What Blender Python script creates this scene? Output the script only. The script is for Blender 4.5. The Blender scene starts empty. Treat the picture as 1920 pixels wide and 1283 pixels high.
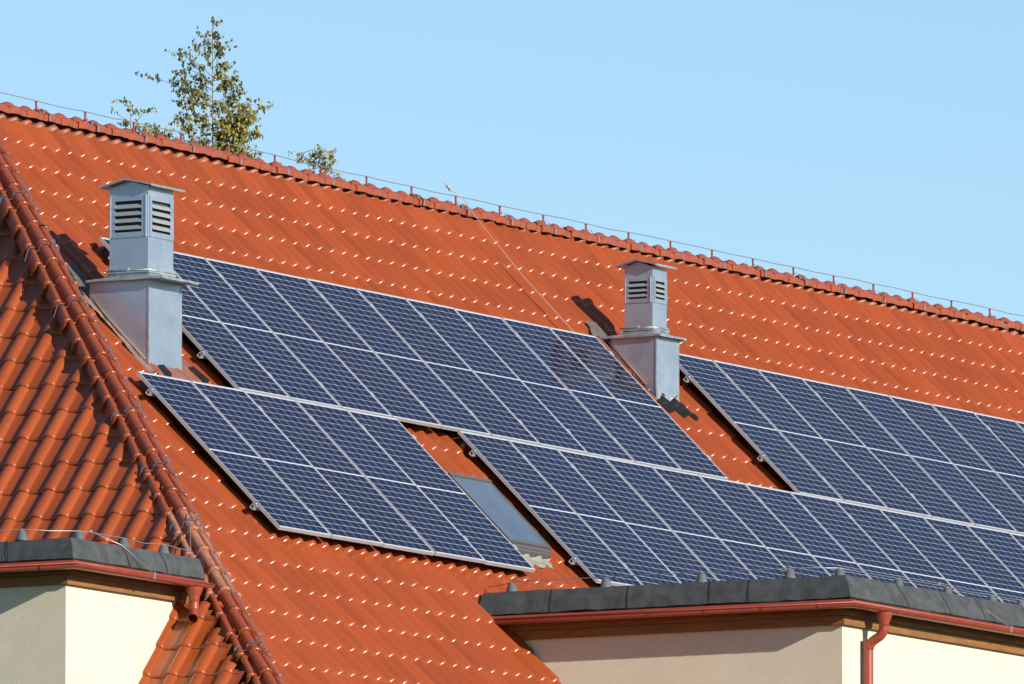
import bpy, math, random
import numpy as np
from mathutils import Matrix, Vector, noise as mnoise

R_ = math.radians
S2 = math.sqrt(.5)
sc = bpy.context.scene
COL = sc.collection
random.seed(7)
rng = np.random.default_rng(11)

# ------------------------------------------------------------------ camera
CA, CP = 1.06706633, 0.10945386            # heading from +Y towards +X, pitch up
CAM = Vector((-112.14144, -65.91954, -14.01003))
cd = bpy.data.cameras.new('camera'); cam = bpy.data.objects.new('camera', cd); COL.objects.link(cam)
cd.sensor_width = 36; cd.lens = 36 * 25457.857 / 1920; cd.clip_start = 1; cd.clip_end = 5000
cam.location = CAM; cam.rotation_euler = (math.pi / 2 + CP, 0, -CA)
sc.camera = cam

# ------------------------------------------------------------------ sky, sun, exposure
SUN = Vector((-1.03, -3.65, 1.38)).normalized()
w = bpy.data.worlds.new('World'); sc.world = w; w.use_nodes = True
wn = w.node_tree.nodes; wl = w.node_tree.links
sky = wn.new('ShaderNodeTexSky'); sky.sky_type = 'NISHITA'; sky.sun_disc = False
sky.sun_elevation = math.asin(SUN.z); sky.sun_rotation = math.atan2(SUN.x, SUN.y)
sky.altitude = 150; sky.air_density = 1.0; sky.dust_density = .12; sky.ozone_density = 3.6
wn['Background'].inputs['Strength'].default_value = .098
wl.new(sky.outputs[0], wn['Background'].inputs['Color'])
sl = bpy.data.lights.new('sun', 'SUN'); sl.energy = 5.0; sl.angle = R_(.5); sl.color = (1, .93, .82)
so = bpy.data.objects.new('sun', sl); COL.objects.link(so); so.location = (-20, -60, 40)
so.rotation_euler = SUN.to_track_quat('Z', 'Y').to_euler()
sc.view_settings.view_transform = 'Standard'; sc.view_settings.look = 'None'
sc.view_settings.exposure = 0.58; sc.view_settings.gamma = 1
sc.cycles.max_bounces = 8
sc.render.filter_size = .9

# ------------------------------------------------------------------ materials
ALB = .67                                              # the picture is exposed half a stop over
def mat(name, base, rough=.6, metal=0., spec=.5, var=.0, nscale=8., bump=0., bscale=60., stretch=None, coat=0., base2=None, rvar=0., detail=5.):
    if metal < .5: base = tuple(c * ALB for c in base); base2 = base2 and tuple(c * ALB for c in base2)
    m = bpy.data.materials.new(name); m.use_nodes = True
    nt = m.node_tree; N, L = nt.nodes, nt.links; b = N['Principled BSDF']
    b.inputs['Roughness'].default_value = rough; b.inputs['Metallic'].default_value = metal
    b.inputs['Specular IOR Level'].default_value = spec
    b.inputs['Coat Weight'].default_value = coat; b.inputs['Coat Roughness'].default_value = .08
    b.inputs['Base Color'].default_value = (*base, 1)
    tc = N.new('ShaderNodeTexCoord'); src = tc.outputs['Object']
    if stretch:
        mp = N.new('ShaderNodeMapping'); mp.inputs['Scale'].default_value = stretch; mp.inputs['Rotation'].default_value = (0, 0, 0)
        L.new(src, mp.inputs['Vector']); src2 = mp.outputs[0]
    else: src2 = src
    if var or base2:
        n = N.new('ShaderNodeTexNoise'); n.inputs['Scale'].default_value = nscale; n.inputs['Detail'].default_value = detail; n.inputs['Roughness'].default_value = .62
        L.new(src2, n.inputs['Vector'])
        r = N.new('ShaderNodeValToRGB'); r.color_ramp.elements[0].position = .3; r.color_ramp.elements[1].position = .7
        lo = base2 or tuple(c * (1 - var) for c in base); hi = base if base2 else tuple(min(1, c * (1 + var)) for c in base)
        r.color_ramp.elements[0].color = (*lo, 1); r.color_ramp.elements[1].color = (*hi, 1)
        L.new(n.outputs['Fac'], r.inputs[0]); L.new(r.outputs[0], b.inputs['Base Color'])
        if rvar:
            mr = N.new('ShaderNodeMapRange'); mr.inputs[1].default_value = .3; mr.inputs[2].default_value = .7
            mr.inputs[3].default_value = max(0, rough - rvar); mr.inputs[4].default_value = rough + rvar
            L.new(n.outputs['Fac'], mr.inputs[0]); L.new(mr.outputs[0], b.inputs['Roughness'])
    if bump:
        n2 = N.new('ShaderNodeTexNoise'); n2.inputs['Scale'].default_value = bscale; n2.inputs['Detail'].default_value = 4
        L.new(src, n2.inputs['Vector'])
        bp = N.new('ShaderNodeBump'); bp.inputs['Strength'].default_value = bump; bp.inputs['Distance'].default_value = .01
        L.new(n2.outputs['Fac'], bp.inputs['Height']); L.new(bp.outputs[0], b.inputs['Normal'])
    return m

def tile_material(name, base, u_axis, rough=.3):
    """glazed clay: per-tile tone (from a per-tile attribute), fine grain and dull weather streaks down the slope"""
    m = bpy.data.materials.new(name); m.use_nodes = True
    nt = m.node_tree; N, L = nt.nodes, nt.links; b = N['Principled BSDF']
    at = N.new('ShaderNodeAttribute'); at.attribute_name = 'tone'
    tc = N.new('ShaderNodeTexCoord')
    n1 = N.new('ShaderNodeTexNoise'); n1.inputs['Scale'].default_value = 1.0; n1.inputs['Detail'].default_value = 6; n1.inputs['Roughness'].default_value = .65
    mp = N.new('ShaderNodeMapping'); mp.inputs['Scale'].default_value = (9, 1.3, 1.3) if u_axis == 0 else (1.3, 9, 1.3)
    L.new(tc.outputs['Object'], mp.inputs[0]); L.new(mp.outputs[0], n1.inputs['Vector'])
    n2 = N.new('ShaderNodeTexNoise'); n2.inputs['Scale'].default_value = 45; n2.inputs['Detail'].default_value = 3
    L.new(tc.outputs['Object'], n2.inputs['Vector'])
    def mul(fac_socket, a, c):
        r = N.new('ShaderNodeMapRange'); r.inputs[1].default_value = .25; r.inputs[2].default_value = .75; r.inputs[3].default_value = a; r.inputs[4].default_value = c
        L.new(fac_socket, r.inputs[0]); return r.outputs[0]
    a1 = mul(n1.outputs['Fac'], .89, 1.05); a2 = mul(n2.outputs['Fac'], .95, 1.05)
    t = N.new('ShaderNodeMapRange'); t.inputs[3].default_value = .86; t.inputs[4].default_value = 1.08; L.new(at.outputs['Fac'], t.inputs[0])
    m1 = N.new('ShaderNodeMath'); m1.operation = 'MULTIPLY'; L.new(a1, m1.inputs[0]); L.new(a2, m1.inputs[1])
    m2 = N.new('ShaderNodeMath'); m2.operation = 'MULTIPLY'; L.new(m1.outputs[0], m2.inputs[0]); L.new(t.outputs[0], m2.inputs[1])
    vm = N.new('ShaderNodeVectorMath'); vm.operation = 'SCALE'; vm.inputs[0].default_value = base; L.new(m2.outputs[0], vm.inputs['Scale'])
    # grey lichen / dust film in blotches
    n3 = N.new('ShaderNodeTexNoise'); n3.inputs['Scale'].default_value = 1.7; n3.inputs['Detail'].default_value = 8; n3.inputs['Roughness'].default_value = .7
    L.new(mp.outputs[0], n3.inputs['Vector'])
    f = N.new('ShaderNodeMapRange'); f.inputs[1].default_value = .52; f.inputs[2].default_value = .8; f.inputs[3].default_value = 0; f.inputs[4].default_value = .28
    L.new(n3.outputs['Fac'], f.inputs[0])
    mx = N.new('ShaderNodeMix'); mx.data_type = 'RGBA'; mx.inputs[7].default_value = (.165, .07, .032, 1)
    L.new(f.outputs[0], mx.inputs[0]); L.new(vm.outputs[0], mx.inputs[6]); L.new(mx.outputs[2], b.inputs['Base Color'])
    rr = N.new('ShaderNodeMapRange'); rr.inputs[1].default_value = .3; rr.inputs[2].default_value = .7; rr.inputs[3].default_value = rough - .05; rr.inputs[4].default_value = rough + .10
    L.new(n1.outputs['Fac'], rr.inputs[0]); L.new(rr.outputs[0], b.inputs['Roughness'])
    bp = N.new('ShaderNodeBump'); bp.inputs['Strength'].default_value = .12; bp.inputs['Distance'].default_value = .004
    L.new(n2.outputs['Fac'], bp.inputs['Height']); L.new(bp.outputs[0], b.inputs['Normal'])
    b.inputs['Specular IOR Level'].default_value = .5
    return m

M = {}
TILE = (.262, .052, .0125)
M['tile'] = tile_material('glazed clay tile', TILE, 0, .26)
M['tile_hip'] = tile_material('glazed clay tile end slope', (.285, .058, .0135), 1, .24)
M['ridge'] = mat('glazed ridge tile', (.34, .075, .028), .24, var=.2, nscale=5, rvar=.06, bump=.1, bscale=50)
M['mortar_tile'] = mat('mortar smeared tile', (.50, .22, .14), .7, base2=(.36, .12, .06), nscale=14, bump=.5, bscale=40)
M['deck'] = mat('dark underlay and panel shade', (.02, .015, .015), .9)  # roof underlay; also darkens the panel backs to deepen their shade
M['roll'] = mat('pale terracotta ridge roll', (.33, .085, .035), .5, var=.15, nscale=9)
M['ridge_shade'] = mat('painted ridge shadow', (.03, .008, .006), .9)  # near-black brown stands for the shadow band below the ridge tiles
M['stucco'] = mat('cream stucco', (.87, .775, .59), .92, spec=.2, var=.05, nscale=3, bump=.32, bscale=95)
M['felt'] = mat('grey mineral felt', (.112, .122, .126), .85, spec=.3, base2=(.050, .056, .058), nscale=7, bump=.9, bscale=120, detail=12)
M['felt_edge'] = mat('felt lap edge', (.02, .022, .024), .8)
M['gutter'] = mat('red gutter enamel', (.38, .070, .040), .38, var=.12, nscale=6, rvar=.06)
M['wood'] = mat('stained timber board', (.38, .165, .036), .65, base2=(.20, .085, .024), nscale=3.5, stretch=(1, 1, 9), bump=.2, bscale=40)
M['wood_x'] = M['wood']
M['galv'] = mat('galvanised sheet', (.42, .49, .575), .42, metal=.75, var=.09, nscale=4, rvar=.06, bump=.04, bscale=9)
M['slat'] = mat('louvre slat metal', (.40, .44, .46), .5, metal=.2, var=.05, nscale=9)
M['galv_dull'] = mat('weathered zinc', (.46, .50, .51), .5, metal=.85, var=.2, nscale=9, rvar=.08, bump=.15, bscale=22)
M['lead'] = mat('brown weathered flashing', (.30, .20, .155), .75, base2=(.20, .14, .115), nscale=7, bump=.35, bscale=25)
M['lead_dark'] = mat('dull lead sheet', (.17, .145, .125), .65, base2=(.11, .095, .085), nscale=9, bump=.3, bscale=25)
M['lead_pink'] = mat('red brown flashing', (.30, .135, .10), .75, base2=(.20, .085, .065), nscale=9, bump=.35, bscale=25)
M['bitumen'] = mat('black bitumen sheet', (.012, .012, .016), .7, spec=.2, var=.3, nscale=12, bump=.2, bscale=30)
M['foil'] = mat('crumpled foil', (.30, .31, .33), .6, metal=.9, var=.5, nscale=30, bump=.2, bscale=30)
M['alu'] = mat('anodised aluminium', (.54, .56, .58), .5, metal=.2, var=.06, nscale=6)
M['white'] = mat('white backsheet', (.80, .82, .86), .25, spec=.4, coat=.3)
M['cell'] = None
M['steel'] = mat('galvanised wire', (.45, .43, .42), .45, metal=.8)
M['wire_bright'] = mat('aluminium wire', (.62, .55, .52), .5, metal=.25)
M['strap'] = mat('galvanised strap', (.50, .52, .54), .35, metal=.9, var=.15, nscale=20)
M['redpost'] = mat('red painted bracket', (.42, .10, .075), .5, var=.15, nscale=20)
M['cone'] = mat('grey plastic cone', (.125, .14, .15), .6, var=.1, nscale=10)
M['sealant'] = mat('pale lead apron', (.36, .35, .29), .7, base2=(.24, .235, .20), nscale=14, bump=.4, bscale=40)
M['winframe'] = mat('grey window cladding', (.17, .17, .16), .5, metal=.3, var=.08, nscale=5)
M['glassdark'] = mat('roof window glass', (.165, .205, .265), .06, spec=.7, coat=.5, base2=(.11, .14, .19), nscale=2.2)
M['dark'] = mat('dark interior', (.055, .060, .070), .9)
M['bark'] = mat('pale bark', (.32, .27, .24), .85, base2=(.10, .075, .06), nscale=14)
M['grass'] = mat('lawn', (.06, .10, .03), .95, var=.4, nscale=.3)

def cell_material():
    m = bpy.data.materials.new('polycrystalline cell'); m.use_nodes = True
    N, L = m.node_tree.nodes, m.node_tree.links; b = N['Principled BSDF']
    oi = N.new('ShaderNodeObjectInfo'); at = N.new('ShaderNodeAttribute'); at.attribute_name = 'tone'
    ad = N.new('ShaderNodeMath'); ad.operation = 'MULTIPLY_ADD'; ad.inputs[1].default_value = .65; L.new(oi.outputs['Random'], ad.inputs[0])
    m2 = N.new('ShaderNodeMath'); m2.operation = 'MULTIPLY'; m2.inputs[1].default_value = .35; L.new(at.outputs['Fac'], m2.inputs[0]); L.new(m2.outputs[0], ad.inputs[2])
    r = N.new('ShaderNodeValToRGB')
    r.color_ramp.elements[0].color = (.004, .0045, .016, 1); r.color_ramp.elements[1].color = (.003, .006, .030, 1)
    e = r.color_ramp.elements.new(.5); e.color = (.006, .005, .022, 1)
    L.new(ad.outputs[0], r.inputs[0]); L.new(r.outputs[0], b.inputs['Base Color'])
    b.inputs['Roughness'].default_value = .10; b.inputs['Specular IOR Level'].default_value = .5; b.inputs['IOR'].default_value = 1.45; b.inputs['Specular Tint'].default_value = (.62, .72, 1, 1)
    return m
M['cell'] = cell_material()

def leaf_material(name, c1, c2):
    m = bpy.data.materials.new(name); m.use_nodes = True
    N, L = m.node_tree.nodes, m.node_tree.links; b = N['Principled BSDF']
    at = N.new('ShaderNodeAttribute'); at.attribute_name = 'tone'
    r = N.new('ShaderNodeValToRGB'); r.color_ramp.elements[0].color = (*c1, 1); r.color_ramp.elements[1].color = (*c2, 1)
    L.new(at.outputs['Fac'], r.inputs[0]); L.new(r.outputs[0], b.inputs['Base Color'])
    b.inputs['Roughness'].default_value = .5
    tr = N.new('ShaderNodeBsdfTranslucent'); L.new(r.outputs[0], tr.inputs['Color'])
    mx = N.new('ShaderNodeMixShader'); mx.inputs[0].default_value = .35
    L.new(b.outputs[0], mx.inputs[1]); L.new(tr.outputs[0], mx.inputs[2]); L.new(mx.outputs[0], N['Material Output'].inputs['Surface'])
    return m
M['leaf'] = leaf_material('birch leaf', (.075, .095, .03), (.40, .32, .06))

# ------------------------------------------------------------------ mesh helpers
class MB:
    def __init__(s): s.v = []; s.f = []; s.sm = []; s.t = []
    def add(s, vs, fs, smooth=False, tone=None):
        o = len(s.v); s.v += [tuple(p) for p in vs]
        s.f += [tuple(i + o for i in f) for f in fs]; s.sm += [smooth] * len(fs)
        s.t += [(.5 if tone is None else tone)] * len(vs)
        return s
    def box(s, lo, hi, X=None):
        (x0, y0, z0), (x1, y1, z1) = lo, hi
        vs = [(x0, y0, z0), (x1, y0, z0), (x1, y1, z0), (x0, y1, z0), (x0, y0, z1), (x1, y0, z1), (x1, y1, z1), (x0, y1, z1)]
        if X: vs = [tuple(X @ Vector(p)) for p in vs]
        return s.add(vs, [(0, 3, 2, 1), (4, 5, 6, 7), (0, 1, 5, 4), (1, 2, 6, 5), (2, 3, 7, 6), (3, 0, 4, 7)])
    def prism(s, poly, depth_vec):
        n = len(poly); d = Vector(depth_vec); a = [Vector(p) for p in poly]; b = [p + d for p in a]
        return s.add(a + b, [tuple(range(n - 1, -1, -1)), tuple(range(n, 2 * n))] + [(i, (i + 1) % n, n + (i + 1) % n, n + i) for i in range(n)])
    def tube(s, pts, r, n=8, caps=True, smooth=True):
        pts = [Vector(p) for p in pts]; rs = r if isinstance(r, (list, tuple)) else [r] * len(pts)
        rings = []; prev = None
        for i, p in enumerate(pts):
            t = (pts[min(i + 1, len(pts) - 1)] - pts[max(i - 1, 0)]).normalized()
            if prev is None:
                a = t.orthogonal().normalized()
            else:
                a = (prev - t * prev.dot(t)).normalized()
            prev = a; b = t.cross(a)
            rings.append([p + (a * math.cos(q) + b * math.sin(q)) * rs[i] for q in [2 * math.pi * k / n for k in range(n)]])
        vs = [p for rg in rings for p in rg]
        fs = [(i * n + k, i * n + (k + 1) % n, (i + 1) * n + (k + 1) % n, (i + 1) * n + k) for i in range(len(pts) - 1) for k in range(n)]
        s.add(vs, fs, smooth)
        if caps:
            o = len(s.v) - len(vs)
            s.f += [tuple(o + k for k in range(n - 1, -1, -1)), tuple(o + (len(pts) - 1) * n + k for k in range(n))]; s.sm += [False, False]
        return s
    def lathe(s, prof, n=20, c=(0, 0, 0)):
        vs = []; c = Vector(c)
        for r, z in prof: vs += [c + Vector((r * math.cos(2 * math.pi * k / n), r * math.sin(2 * math.pi * k / n), z)) for k in range(n)]
        fs = [(i * n + k, i * n + (k + 1) % n, (i + 1) * n + (k + 1) % n, (i + 1) * n + k) for i in range(len(prof) - 1) for k in range(n)]
        return s.add(vs, fs, True)
    def loft(s, rings, closed=False, smooth=True):
        n = len(rings[0]); vs = [p for rg in rings for p in rg]; m = n if closed else n - 1
        return s.add(vs, [(i * n + k, i * n + (k + 1) % n, (i + 1) * n + (k + 1) % n, (i + 1) * n + k) for i in range(len(rings) - 1) for k in range(m)], smooth)
    def mesh(s, name, m):
        me = bpy.data.meshes.new(name); me.from_pydata(s.v, [], s.f); me.validate()
        if len(me.polygons) == len(s.sm): me.polygons.foreach_set('use_smooth', s.sm)
        a = me.attributes.new('tone', 'FLOAT', 'POINT'); a.data.foreach_set('value', s.t)
        for q in (m if isinstance(m, (list, tuple)) else [m]): me.materials.append(q)
        me.update(); return me

WM = {}                                             # world matrices of things (no depsgraph needed)
def tag(o, label=None, cat=None, group=None, kind=None):
    for k, v in (('label', label), ('category', cat), ('group', group), ('kind', kind)):
        if v: o[k] = v
    return o
def thing(name, mtx, label, cat, group=None):
    o = bpy.data.objects.new(name, None); COL.objects.link(o); o.empty_display_size = .2
    if not isinstance(mtx, Matrix): mtx = Matrix.Translation(mtx)
    o.matrix_world = mtx; WM[o] = mtx.copy()
    return tag(o, label, cat, group)
def part(name, mb, m, parent=None, local=False, label=None):
    """mesh object; vertices in world coordinates unless local"""
    me = mb if isinstance(mb, bpy.types.Mesh) else mb.mesh(name, m)
    o = bpy.data.objects.new(name, me); COL.objects.link(o)
    if parent:
        o.parent = parent
        if not local: o.matrix_parent_inverse = WM[parent].inverted()
        WM[o] = WM[parent].copy() if local else Matrix.Identity(4)
    else: WM[o] = Matrix.Identity(4)
    if label: o['label'] = label
    return o
def solo(name, mb, m, label, cat, group=None):
    """a thing that is one mesh: origin moved to the middle of its base"""
    vs = np.array(mb.v); c = Vector(((vs[:, 0].min() + vs[:, 0].max()) / 2, (vs[:, 1].min() + vs[:, 1].max()) / 2, vs[:, 2].min()))
    mb.v = [tuple(Vector(p) - c) for p in mb.v]
    o = part(name, mb, m); o.location = c; WM[o] = Matrix.Translation(c)
    return tag(o, label, cat, group)
def dup(root, mtx, label=None, group=None):
    r = root.copy(); COL.objects.link(r); r.matrix_world = mtx; WM[r] = mtx.copy()
    if label: r['label'] = label
    if group: r['group'] = group
    for ch in [c for c in KIDS(root)]:
        c = ch.copy(); COL.objects.link(c); c.parent = r
        for g in KIDS(ch):
            d = g.copy(); COL.objects.link(d); d.parent = c
    return r
def KIDS(o): return [c for c in list(COL.objects) if c.parent is o]
def struct(name, mb, m):
    o = part(name, mb, m); o['kind'] = 'structure'; return o

# roof-plane frame: u along X, v up the main slope, n out of it
RX = Matrix(((1, 0, 0, 0), (0, S2, -S2, 0), (0, S2, S2, 0), (0, 0, 0, 1)))
def UVN(u, v, n): return Vector((u, S2 * (v - n), S2 * (v + n)))

# ------------------------------------------------------------------ ground
GZ = -15.7
g = MB(); g.add([(-2500, -2500, GZ), (2500, -2500, GZ), (2500, 2500, GZ), (-2500, 2500, GZ)], [(0, 1, 2, 3)])
struct('ground', g, M['grass'])

# ------------------------------------------------------------------ the tiled house
T2 = R_(49.5); S_, C_ = math.sin(T2), math.cos(T2)
HP = UVN(-.35, 0, -.11)                                # a point of the hip line
house = thing('tiled_house', (14, 3, GZ), 'large house with glossy orange red tiled roof and cream walls', 'house')

# --- tile field
def prof(x, amp):                                      # x in tile widths, 0..1
    x = x % 1.0
    hwid = .255 if amp > .0455 else .24
    d = np.abs(x - .5) / hwid
    r = np.where(d < 1, np.cos(np.clip(d, 0, 1) * math.pi / 2) ** (1.1 if amp > .0455 else .62), 0.)
    return amp * r - .006 * np.where(d >= 1, np.sin(np.clip((d - 1) / (.5 / hwid - 1), 0, 1) * math.pi / 2), 0)

def tile_field(name, m, O, A, B, Nn, pu, ph_u, pv, ph_v, rows, cols, amp, keep, base_n, seg=14, parent=None):
    """courses of pan tiles on plane O + a*A + b*B + n*Nn; row k has its nose at b = ph_v + k*pv"""
    xs = np.unique(np.concatenate([np.linspace(0, 1, seg + 1), [.22, .26, .74, .78]]))[:-1]
    uu = []; ci = []
    for c in range(*cols): uu += list(c + xs); ci += [c] * len(xs)
    uu.append(cols[1]); ci.append(cols[1] - 1)
    uu = np.array(uu); ci = np.array(ci); nu = len(uu)
    a = ph_u + uu * pu; h0 = prof(uu, amp)
    V = []; F = []; T = []; off = 0
    O, A, B, Nn = (np.array(q) for q in (O, A, B, Nn))
    for k in rows:
        bn = ph_v + k * pv; xtra = .010 if k != int(k) else 0.
        jit = rng.normal(0, .0022, cols[1] - cols[0])[ci - cols[0]]      # noses never line up exactly
        lift = rng.normal(0, .0014, cols[1] - cols[0])[ci - cols[0]]
        tone = rng.random(cols[1] - cols[0])[ci - cols[0]]
        st = [(.008, -.050), (-.001, -.033), (-.001, -.025), (.0035, -.0150), (.012, -.0070), (.025, -.0022), (.044, 0), (.12, 0), (pv * .55, 0), (pv + .045, 0)]
        grid = []
        for db, dn in st:
            n = base_n + xtra + h0 + .026 * (1 - max(db, 0) / pv) + dn + lift * (1 - max(db, 0) / pv)
            b = bn + db + jit * (1 if db < .3 else 0)
            if pu < .26: n = n + .13 * np.maximum(0, b - 3.97)
            grid.append(O + a[:, None] * A + (np.zeros(nu) + b)[:, None] * B + n[:, None] * Nn)
        ns = len(st); V.append(np.concatenate(grid)); T.append(np.tile(tone, ns))
        i = np.arange(nu - 1)
        for s in range(ns - 1):
            q = np.stack([s * nu + i, s * nu + i + 1, (s + 1) * nu + i + 1, (s + 1) * nu + i], 1) + off
            mid = (a[:-1] + a[1:]) / 2; bm = bn + (st[s][0] + st[s + 1][0]) / 2
            F.append(q[keep(mid, np.zeros(nu - 1) + bm)])
        off += ns * nu
    V = np.concatenate(V); F = np.concatenate(F); T = np.concatenate(T)
    used = np.unique(F); re = np.full(len(V), -1); re[used] = np.arange(len(used)); V = V[used]; F = re[F]; T = T[used]
    me = bpy.data.meshes.new(name)
    me.vertices.add(len(V)); me.vertices.foreach_set('co', V.astype(np.float32).ravel())
    me.loops.add(F.size); me.loops.foreach_set('vertex_index', F.astype(np.int32).ravel())
    me.polygons.add(len(F)); me.polygons.foreach_set('loop_start', np.arange(0, F.size, 4, dtype=np.int32)); me.polygons.foreach_set('loop_total', np.full(len(F), 4, dtype=np.int32))
    me.polygons.foreach_set('use_smooth', np.ones(len(F), bool))
    at = me.attributes.new('tone', 'FLOAT', 'POINT'); at.data.foreach_set('value', T.astype(np.float32))
    me.materials.append(m); me.update(calc_edges=True); me.validate()
    return part(name, me, m, parent)

BN = -.178                                             # pan level of the main slope
PU, PV = .2508, .4103
PHU, PHV = .075 - .5 * PU, 3.91 - 30 * PV
AMP = .046
def keep_main(a, b): return (a > np.maximum(.604 * b - .40, .566 * b - .47)) & (a < 36) & (b < 4.40)
roof = tile_field('roof', M['tile'], (0, 0, 0), (1, 0, 0), (0, S2, S2), (0, -S2, S2), PU, PHU, PV, PHV, list(range(2, 31)), (-24, 128), AMP, keep_main, BN, parent=house)
def tile_n(u, v):                                      # height of the tile surface at (u, v)
    k = math.floor((v - PHV) / PV); fr = (v - PHV) / PV - k
    return BN + float(prof(np.array([(u - PHU) / PU]), AMP)[0]) + .026 * (1 - fr) + .13 * max(0, v - 3.97)

# end slope: horizontal axis is Y, w runs up the slope
B2 = np.array([C_, 0, S_]); N2 = np.array([-S_, 0, C_])
C2 = float(np.dot(HP, N2)); O2 = N2 * C2 - B2 * 0.0
w_off = float(np.dot(O2, B2))
PY, PW = .293, .3725
# plane point at (y, w): need z = w*S_ ; solve along B2
o2 = np.array(O2) + B2 * (-(O2[2]) / S_)               # z = 0 point on the plane
def keep_hip(a, b):
    z = b * S_; y_h = z + .1556                        # main crest plane: z = y - .1556
    return (a > y_h + .105 + .05 * np.maximum(0, -z - 1.2)) & (a < 6.45 - z * .0 + 0 - (b * S_) * 1.0 + 0.0)
hip_roof = tile_field('end_roof', M['tile_hip'], o2, (0, 1, 0), B2, N2, PY, .005, PW, -.600 - 20 * PW, list(range(4, 31)), (-22, 36), .044, keep_hip, .012, parent=house)

deck = MB()
ZE = -6.45
def main_pt(u, v): return UVN(u, v, -.215)
ve = -9.0; apex_v = 4.27
HPd = HP - Vector((0, 0, .12))
deck.add([main_pt(.604 * ve - .35, ve), main_pt(36, ve), main_pt(36, apex_v), main_pt(.604 * apex_v - .35, apex_v)], [(0, 1, 2, 3)])
p0 = main_pt(.604 * ve - .35, ve); p1 = main_pt(.604 * apex_v - .35, apex_v)
yb = 2 * 3.147 - p0.y
dz_ = Vector((.16, 0, -.10))
deck.add([p0 + dz_, p1 + dz_, Vector((p0.x, yb, p0.z)) + dz_], [(0, 1, 2)])
deck.add([(p0.x, yb, p0.z), p1, main_pt(36, apex_v), (36, yb, p0.z)], [(0, 1, 2, 3)])
part('roof_deck', deck, M['deck'], house)
wall = MB(); wall.box((-5.35, -5.90, GZ), (35.6, 12.2, -6.5))
wall.add([(35.6, -5.9, -6.5), (35.6, 12.2, -6.5), (35.6, 3.147, 2.7)], [(0, 1, 2)])
part('wall', wall, M['stucco'], house)

# --- ridge tiles (children of the roof): crown with two side rolls, domed along its length
def lobe(rs):                                          # cross-section, s lateral, h height, unit half width
    out = []
    for a in rs: out.append(a)
    return out
def ridge_profile(hw, ht, n=7, sk=-.085):
    """three rolls: side, crown, side"""
    pts = []
    def arc(cs, ch, r, a0, a1):
        for i in range(n): 
            a = a0 + (a1 - a0) * i / (n - 1); pts.append((cs - r * math.cos(a), ch + r * math.sin(a)))
    pts.append((-hw, sk))
    rs_, rc_ = (.22, .345) if sk < -.05 else (.27, .43)
    arc(-hw * .77, ht * .26, hw * rs_, R_(-15), R_(205))
    arc(0, ht * .52, hw * rc_, R_(-30), R_(210))
    arc(hw * .77, ht * .26, hw * rs_, R_(-25), R_(195))
    pts.append((hw, sk))
    return pts
def ridge_tile_mesh(name, hw, ht, length, prof_t, m, sk=-.085):
    rings = []
    P_ = ridge_profile(hw, ht, 7, sk)
    for t, k in prof_t:
        rings.append([(t * length, s * k, h * k if h > 0 else h) for s, h in P_])
    # rim at the wide end: turn the first ring inward for thickness
    k0 = prof_t[0][1]
    inner = [(prof_t[0][0] * length + .004, s * (k0 - .10), (h * (k0 - .10) - .003) if h > 0 else h) for s, h in P_]
    mb = MB(); mb.loft(([inner] if sk < -.05 else []) + rings); return mb.mesh(name, m)
def interp(x, xs, ys): return float(np.interp(x, xs, ys))
def ridge_dz(u): return interp(u, [2, 6, 9.5, 13, 17, 21, 26, 36], [.03, .028, -.012, -.018, .0, .008, .02, .02])

dome = [(0, .82)] + [(t, .79 + .28 * math.exp(-((t - .34) / .25) ** 2)) for t in (.05, .1, .16, .22, .28, .36, .45, .55, .65, .78, .9, 1.0, 1.1)]
rm = ridge_tile_mesh('ridge_tile', .118, .118, .333, dome, M['ridge'], -.018)
RIDGE_Y, RIDGE_Z = 3.147, 2.972
u = 2.0; first = None; RT = 0
while u < 34:
    o = bpy.data.objects.new('ridge_tile', rm); COL.objects.link(o); o.parent = roof
    o.matrix_parent_inverse = Matrix.Identity(4)
    o.location = (u, RIDGE_Y + random.gauss(0, .003), RIDGE_Z + ridge_dz(u) + random.gauss(0, .003))
    o.rotation_euler = (random.gauss(0, .02), random.gauss(0, .010), random.gauss(0, .010))
    u += .333; RT += 1
    if RT >= 96: break
# strip under the ridge, coloured dark as the shadow there, on both sides
cs = MB(); cs.box((2.3, 3.147 - .03, 2.80), (34, 3.147 + .03, 3.0)); part('ridge_shade_batten', cs, M['ridge_shade'], roof)
# pleated ridge roll: terracotta strip dressed on the heads of the top course
rl = MB(); r0, r1 = [], []; uu_ = 1.9
while uu_ < 34:
    lo_v = 4.235 + .018 * mnoise.noise((uu_ * 1.3, 0, 3)) + .010 * mnoise.noise((uu_ * 6, 0, 3))
    r0.append(UVN(uu_, lo_v, tile_n(uu_, lo_v) + .004)); r1.append(UVN(uu_, lo_v + .006, tile_n(uu_, lo_v) + .018)); uu_ += .021
r2 = [UVN(p.x, 4.29, tile_n(p.x, 4.29) + .012) for p in r0]
rl.loft([r0, r1, r2]); part('ridge_roll', rl, M['roll'], roof)

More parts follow.
